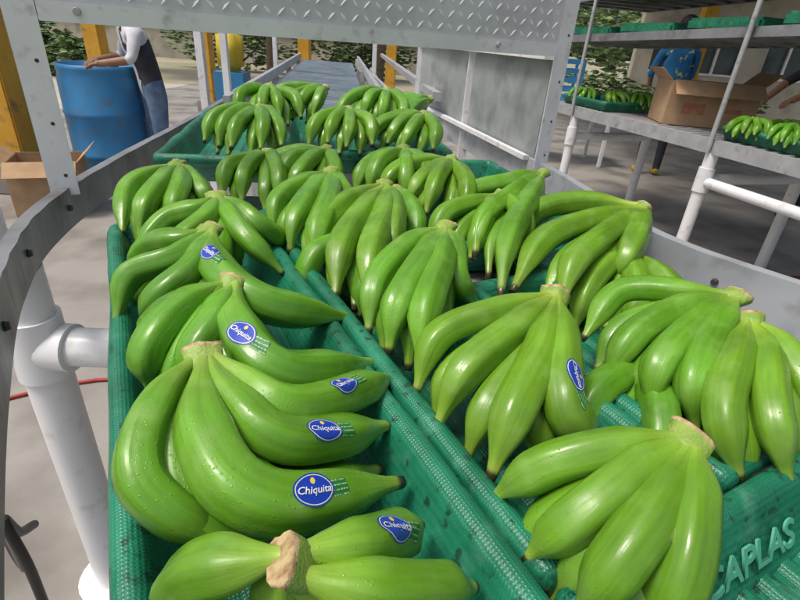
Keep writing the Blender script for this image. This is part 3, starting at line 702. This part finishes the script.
def person(name,base,face,mats,over={},scale=.95,openfront=False):
    J={'pel':(0,0,.90,.125),'sp':(0,0,1.06,.115),'ch':(0,0,1.25,.135),'ut':(0,.0,1.36,.10),'nk':(0,0,1.45,.05),'hb':(0,-.015,1.52,.068),'hd':(0,-.015,1.60,.088),'ht':(0,0,1.68,.062)}
    for s,k in ((1,'r'),(-1,'l')):
        J.update({'sh'+k:(s*.175,0,1.37,.058),'el'+k:(s*.23,.02,1.11,.040),'wr'+k:(s*.24,-.05,.87,.027),'pa'+k:(s*.24,-.07,.81,.026),
          'hp'+k:(s*.09,0,.85,.095),'kn'+k:(s*.105,-.015,.48,.060),'an'+k:(s*.105,.02,.10,.045),'he'+k:(s*.105,.035,.05,.042),'to'+k:(s*.115,-.15,.04,.036)})
    J.update(over)
    Bn=[('pel','sp',0),('sp','ch',0),('ch','ut',0),('ut','nk',4),('nk','hb',4),('hb','hd',4),('hd','ht',5)]
    for k in 'rl':
        Bn+=[('ut','sh'+k,1),('sh'+k,'el'+k,1),('el'+k,'wr'+k,4),('wr'+k,'pa'+k,4),('pel','hp'+k,2),('hp'+k,'kn'+k,2),('kn'+k,'an'+k,2),('an'+k,'he'+k,3),('he'+k,'to'+k,3)]
        w=Vector(J['wr'+k][:3]); p=Vector(J['pa'+k][:3]); d=(p-w).normalized(); sd=d.cross(Vector((1,0,0)) if abs(d.x)<.7 else Vector((0,0,1))).normalized()
        if abs(d.z)<.8: sd=d.cross(Vector((0,0,1))).normalized()
        cu=d.cross(sd)*.015
        if cu.z>0: cu=-cu
        for q in range(4):
            o=(q-1.5)*.019; L=(.068,.08,.075,.058)[q]
            a=p+sd*o+d*.03; J['f%d%s1'%(q,k)]=(*a,.0105); J['f%d%s2'%(q,k)]=(*(a+d*L*.5+cu*.6),.0095); J['f%d%s3'%(q,k)]=(*(a+d*L*.85+cu*1.8),.008)
            Bn+=[('pa'+k,'f%d%s1'%(q,k),4),('f%d%s1'%(q,k),'f%d%s2'%(q,k),4),('f%d%s2'%(q,k),'f%d%s3'%(q,k),4)]
        a=p-sd*.034-d*.005; J['t%s1'%k]=(*a,.012); J['t%s2'%k]=(*(a-sd*.02+d*.03),.010); Bn+=[('pa'+k,'t%s1'%k,4),('t%s1'%k,'t%s2'%k,4)]
    names=list(J); idx={n:i for i,n in enumerate(names)}
    me=bpy.data.meshes.new('tmp'); me.from_pydata([J[n][:3] for n in names],[(idx[a],idx[b]) for a,b,_ in Bn],[])
    ob=bpy.data.objects.new('tmp',me); COL.objects.link(ob)
    m=ob.modifiers.new('s','SKIN')
    for i,n in enumerate(names):
        sv=me.skin_vertices[0].data[i]; r=J[n][3]; 
        sv.radius=(r*1.25,r*.85) if n in('ch','sp','pel','ut') else (r,r); sv.use_root=(n=='pel')
    sb=ob.modifiers.new('u','SUBSURF'); sb.levels=2; sb.render_levels=2
    dg=bpy.context.evaluated_depsgraph_get(); dg.update(); m2=bpy.data.meshes.new_from_object(ob.evaluated_get(dg)); bpy.data.objects.remove(ob)
    m2.materials.clear()
    for x in mats: m2.materials.append(x)
    segs=[(Vector(J[a][:3]),Vector(J[b][:3]),(J[a][3]+J[b][3])/2,k) for a,b,k in Bn]
    for p in m2.polygons:
        c=p.center; best=9;bk=0;by=0
        for a,b,r,k in segs:
            ab=b-a; t=max(0,min(1,(c-a).dot(ab)/ab.length_squared)); dd=(c-a-ab*t).length-r
            if dd<best: best=dd;bk=k;by=(a+ab*t).y
        if openfront and bk==0 and abs(c.x)<.055 and c.y<by-.03: bk=1
        p.material_index=bk; p.use_smooth=True
    e=empty(name,base); e.rotation_euler=(0,0,face); e.scale=(scale,)*3
    o=bpy.data.objects.new('body',m2); COL.objects.link(o); o.parent=e
    H=Vector(J['hd'][:3])
    bm=bmesh.new(); 
    bmesh.ops.create_uvsphere(bm,u_segments=16,v_segments=10,radius=.1,matrix=Matrix.Translation(H+Vector((0,.018,.032)))@Matrix.Diagonal((.93,1.02,.92,1))); 
    bm_obj('hair',bm,HAIR,e,True)
    bm=bmesh.new(); bmesh.ops.create_cone(bm,segments=8,radius1=.016,radius2=.006,depth=.045,matrix=Matrix.Translation(H+Vector((0,-.10,-.01)))@Matrix.Rotation(rad(-25),4,'X'))
    for s in(-1,1): bmesh.ops.create_uvsphere(bm,u_segments=8,v_segments=6,radius=.028,matrix=Matrix.Translation(H+Vector((s*.09,.0,-.01)))@Matrix.Diagonal((.35,.7,1,1)))
    bm_obj('nose_and_ears',bm,SKIN,e,True)
    bm=bmesh.new()
    for s in(-1,1): bmesh.ops.create_uvsphere(bm,u_segments=8,v_segments=6,radius=.011,matrix=Matrix.Translation(H+Vector((s*.032,-.082,.012))))
    box_into(bm,H+Vector((0,-.083,-.052)),(.045,.01,.008)); bm_obj('eyes_and_mouth',bm,HAIR,e,True)
    return e
person('man_in_vest',(-1.98,3.95,0),rad(-52),[VEST,WSHIRT,JEAN,BBOOT,SKIN,HAIR],
  {'sp':(0,-.02,1.05,.115),'ch':(0,-.07,1.2,.135),'ut':(0,-.11,1.31,.10),'nk':(0,-.16,1.39,.05),'hb':(0,-.19,1.46,.068),'hd':(0,-.21,1.54,.088),'ht':(0,-.21,1.62,.062),
   'shr':(.175,-.11,1.31,.058),'elr':(.26,-.18,1.13,.04),'wrr':(.20,-.36,1.10,.028),'par':(.17,-.41,1.09,.026),
   'shl':(-.175,-.11,1.31,.058),'ell':(-.26,-.16,1.13,.04),'wrl':(-.20,-.34,1.10,.028),'pal':(-.17,-.39,1.09,.026)},.88,True)
person('man_in_blue_tshirt',(2.85,6.1,0),rad(170),[BSHIRT,BSHIRT,NAVY,YBOOT,SKIN,HAIR],
  {'elr':(.22,-.12,1.12,.04),'wrr':(.16,-.30,1.0,.028),'par':(.15,-.36,.99,.026),'ell':(-.22,-.12,1.12,.04),'wrl':(-.16,-.30,1.0,.028),'pal':(-.15,-.36,.99,.026)},.98)
person('man_in_dark_clothes',(3.70,4.75,0),rad(-75),[NAVY,NAVY,NAVY,BBOOT,SKIN,HAIR],
  {'sp':(0,-.05,1.05,.115),'ch':(0,-.13,1.2,.135),'ut':(0,-.18,1.29,.10),'nk':(0,-.24,1.37,.05),'hb':(0,-.28,1.43,.068),'hd':(0,-.30,1.51,.088),'ht':(0,-.3,1.59,.062),
   'shr':(.175,-.18,1.29,.058),'elr':(.2,-.42,1.18,.04),'wrr':(.15,-.62,1.05,.028),'par':(.14,-.68,1.02,.026),
   'shl':(-.175,-.18,1.29,.058),'ell':(-.2,-.40,1.15,.04),'wrl':(-.15,-.6,1.02,.028),'pal':(-.14,-.66,.99,.026),
   'knr':(.11,-.12,.48,.06),'anr':(.11,-.12,.1,.045),'her':(.11,-.10,.05,.042),'tor':(.12,-.29,.04,.036),'anl':(-.11,.2,.1,.045),'hel':(-.11,.22,.05,.042),'tol':(-.12,.03,.04,.036)},1.0)

# ---------------------------------------------------------------- light
EL,AZ=64,-115
w=bpy.data.worlds.new('World'); S.world=w; w.use_nodes=True; nt=w.node_tree
sky=nt.nodes.new('ShaderNodeTexSky'); sky.sky_type='NISHITA'; sky.sun_disc=False; sky.sun_elevation=rad(EL); sky.sun_rotation=rad(AZ); sky.air_density=1.0; sky.dust_density=6; sky.ozone_density=.6
bg=nt.nodes['Background']; nt.links.new(sky.outputs[0],bg.inputs[0]); bg.inputs[1].default_value=.15
sd=bpy.data.lights.new('sun','SUN'); sd.energy=2.1; sd.angle=rad(14); sd.color=(1,.96,.9)
so=bpy.data.objects.new('sun',sd); COL.objects.link(so)
el,azs=rad(EL),rad(AZ); dirv=Vector((math.sin(azs)*math.cos(el),math.cos(azs)*math.cos(el),math.sin(el)))
so.rotation_euler=dirv.to_track_quat('Z','Y').to_euler(); so.location=(0,0,5)
S.view_settings.view_transform='Standard'; S.view_settings.look='None'; S.view_settings.exposure=0

# ---------------------------------------------------------------- camera
th=rad(28); ro=rad(4.4)
F=Vector((0,math.cos(th),-math.sin(th))); U0=Vector((0,math.sin(th),math.cos(th))); R0=Vector((1,0,0))
U=U0*math.cos(ro)-R0*math.sin(ro); R=R0*math.cos(ro)+U0*math.sin(ro)
cd=bpy.data.cameras.new('camera'); co=bpy.data.objects.new('camera',cd); COL.objects.link(co)
M=Matrix(((R.x,U.x,-F.x,0),(R.y,U.y,-F.y,0),(R.z,U.z,-F.z,1.25),(0,0,0,1))); co.matrix_world=M
cd.sensor_width=36; cd.lens=490/800*36; cd.clip_start=.02; cd.clip_end=500
S.camera=co
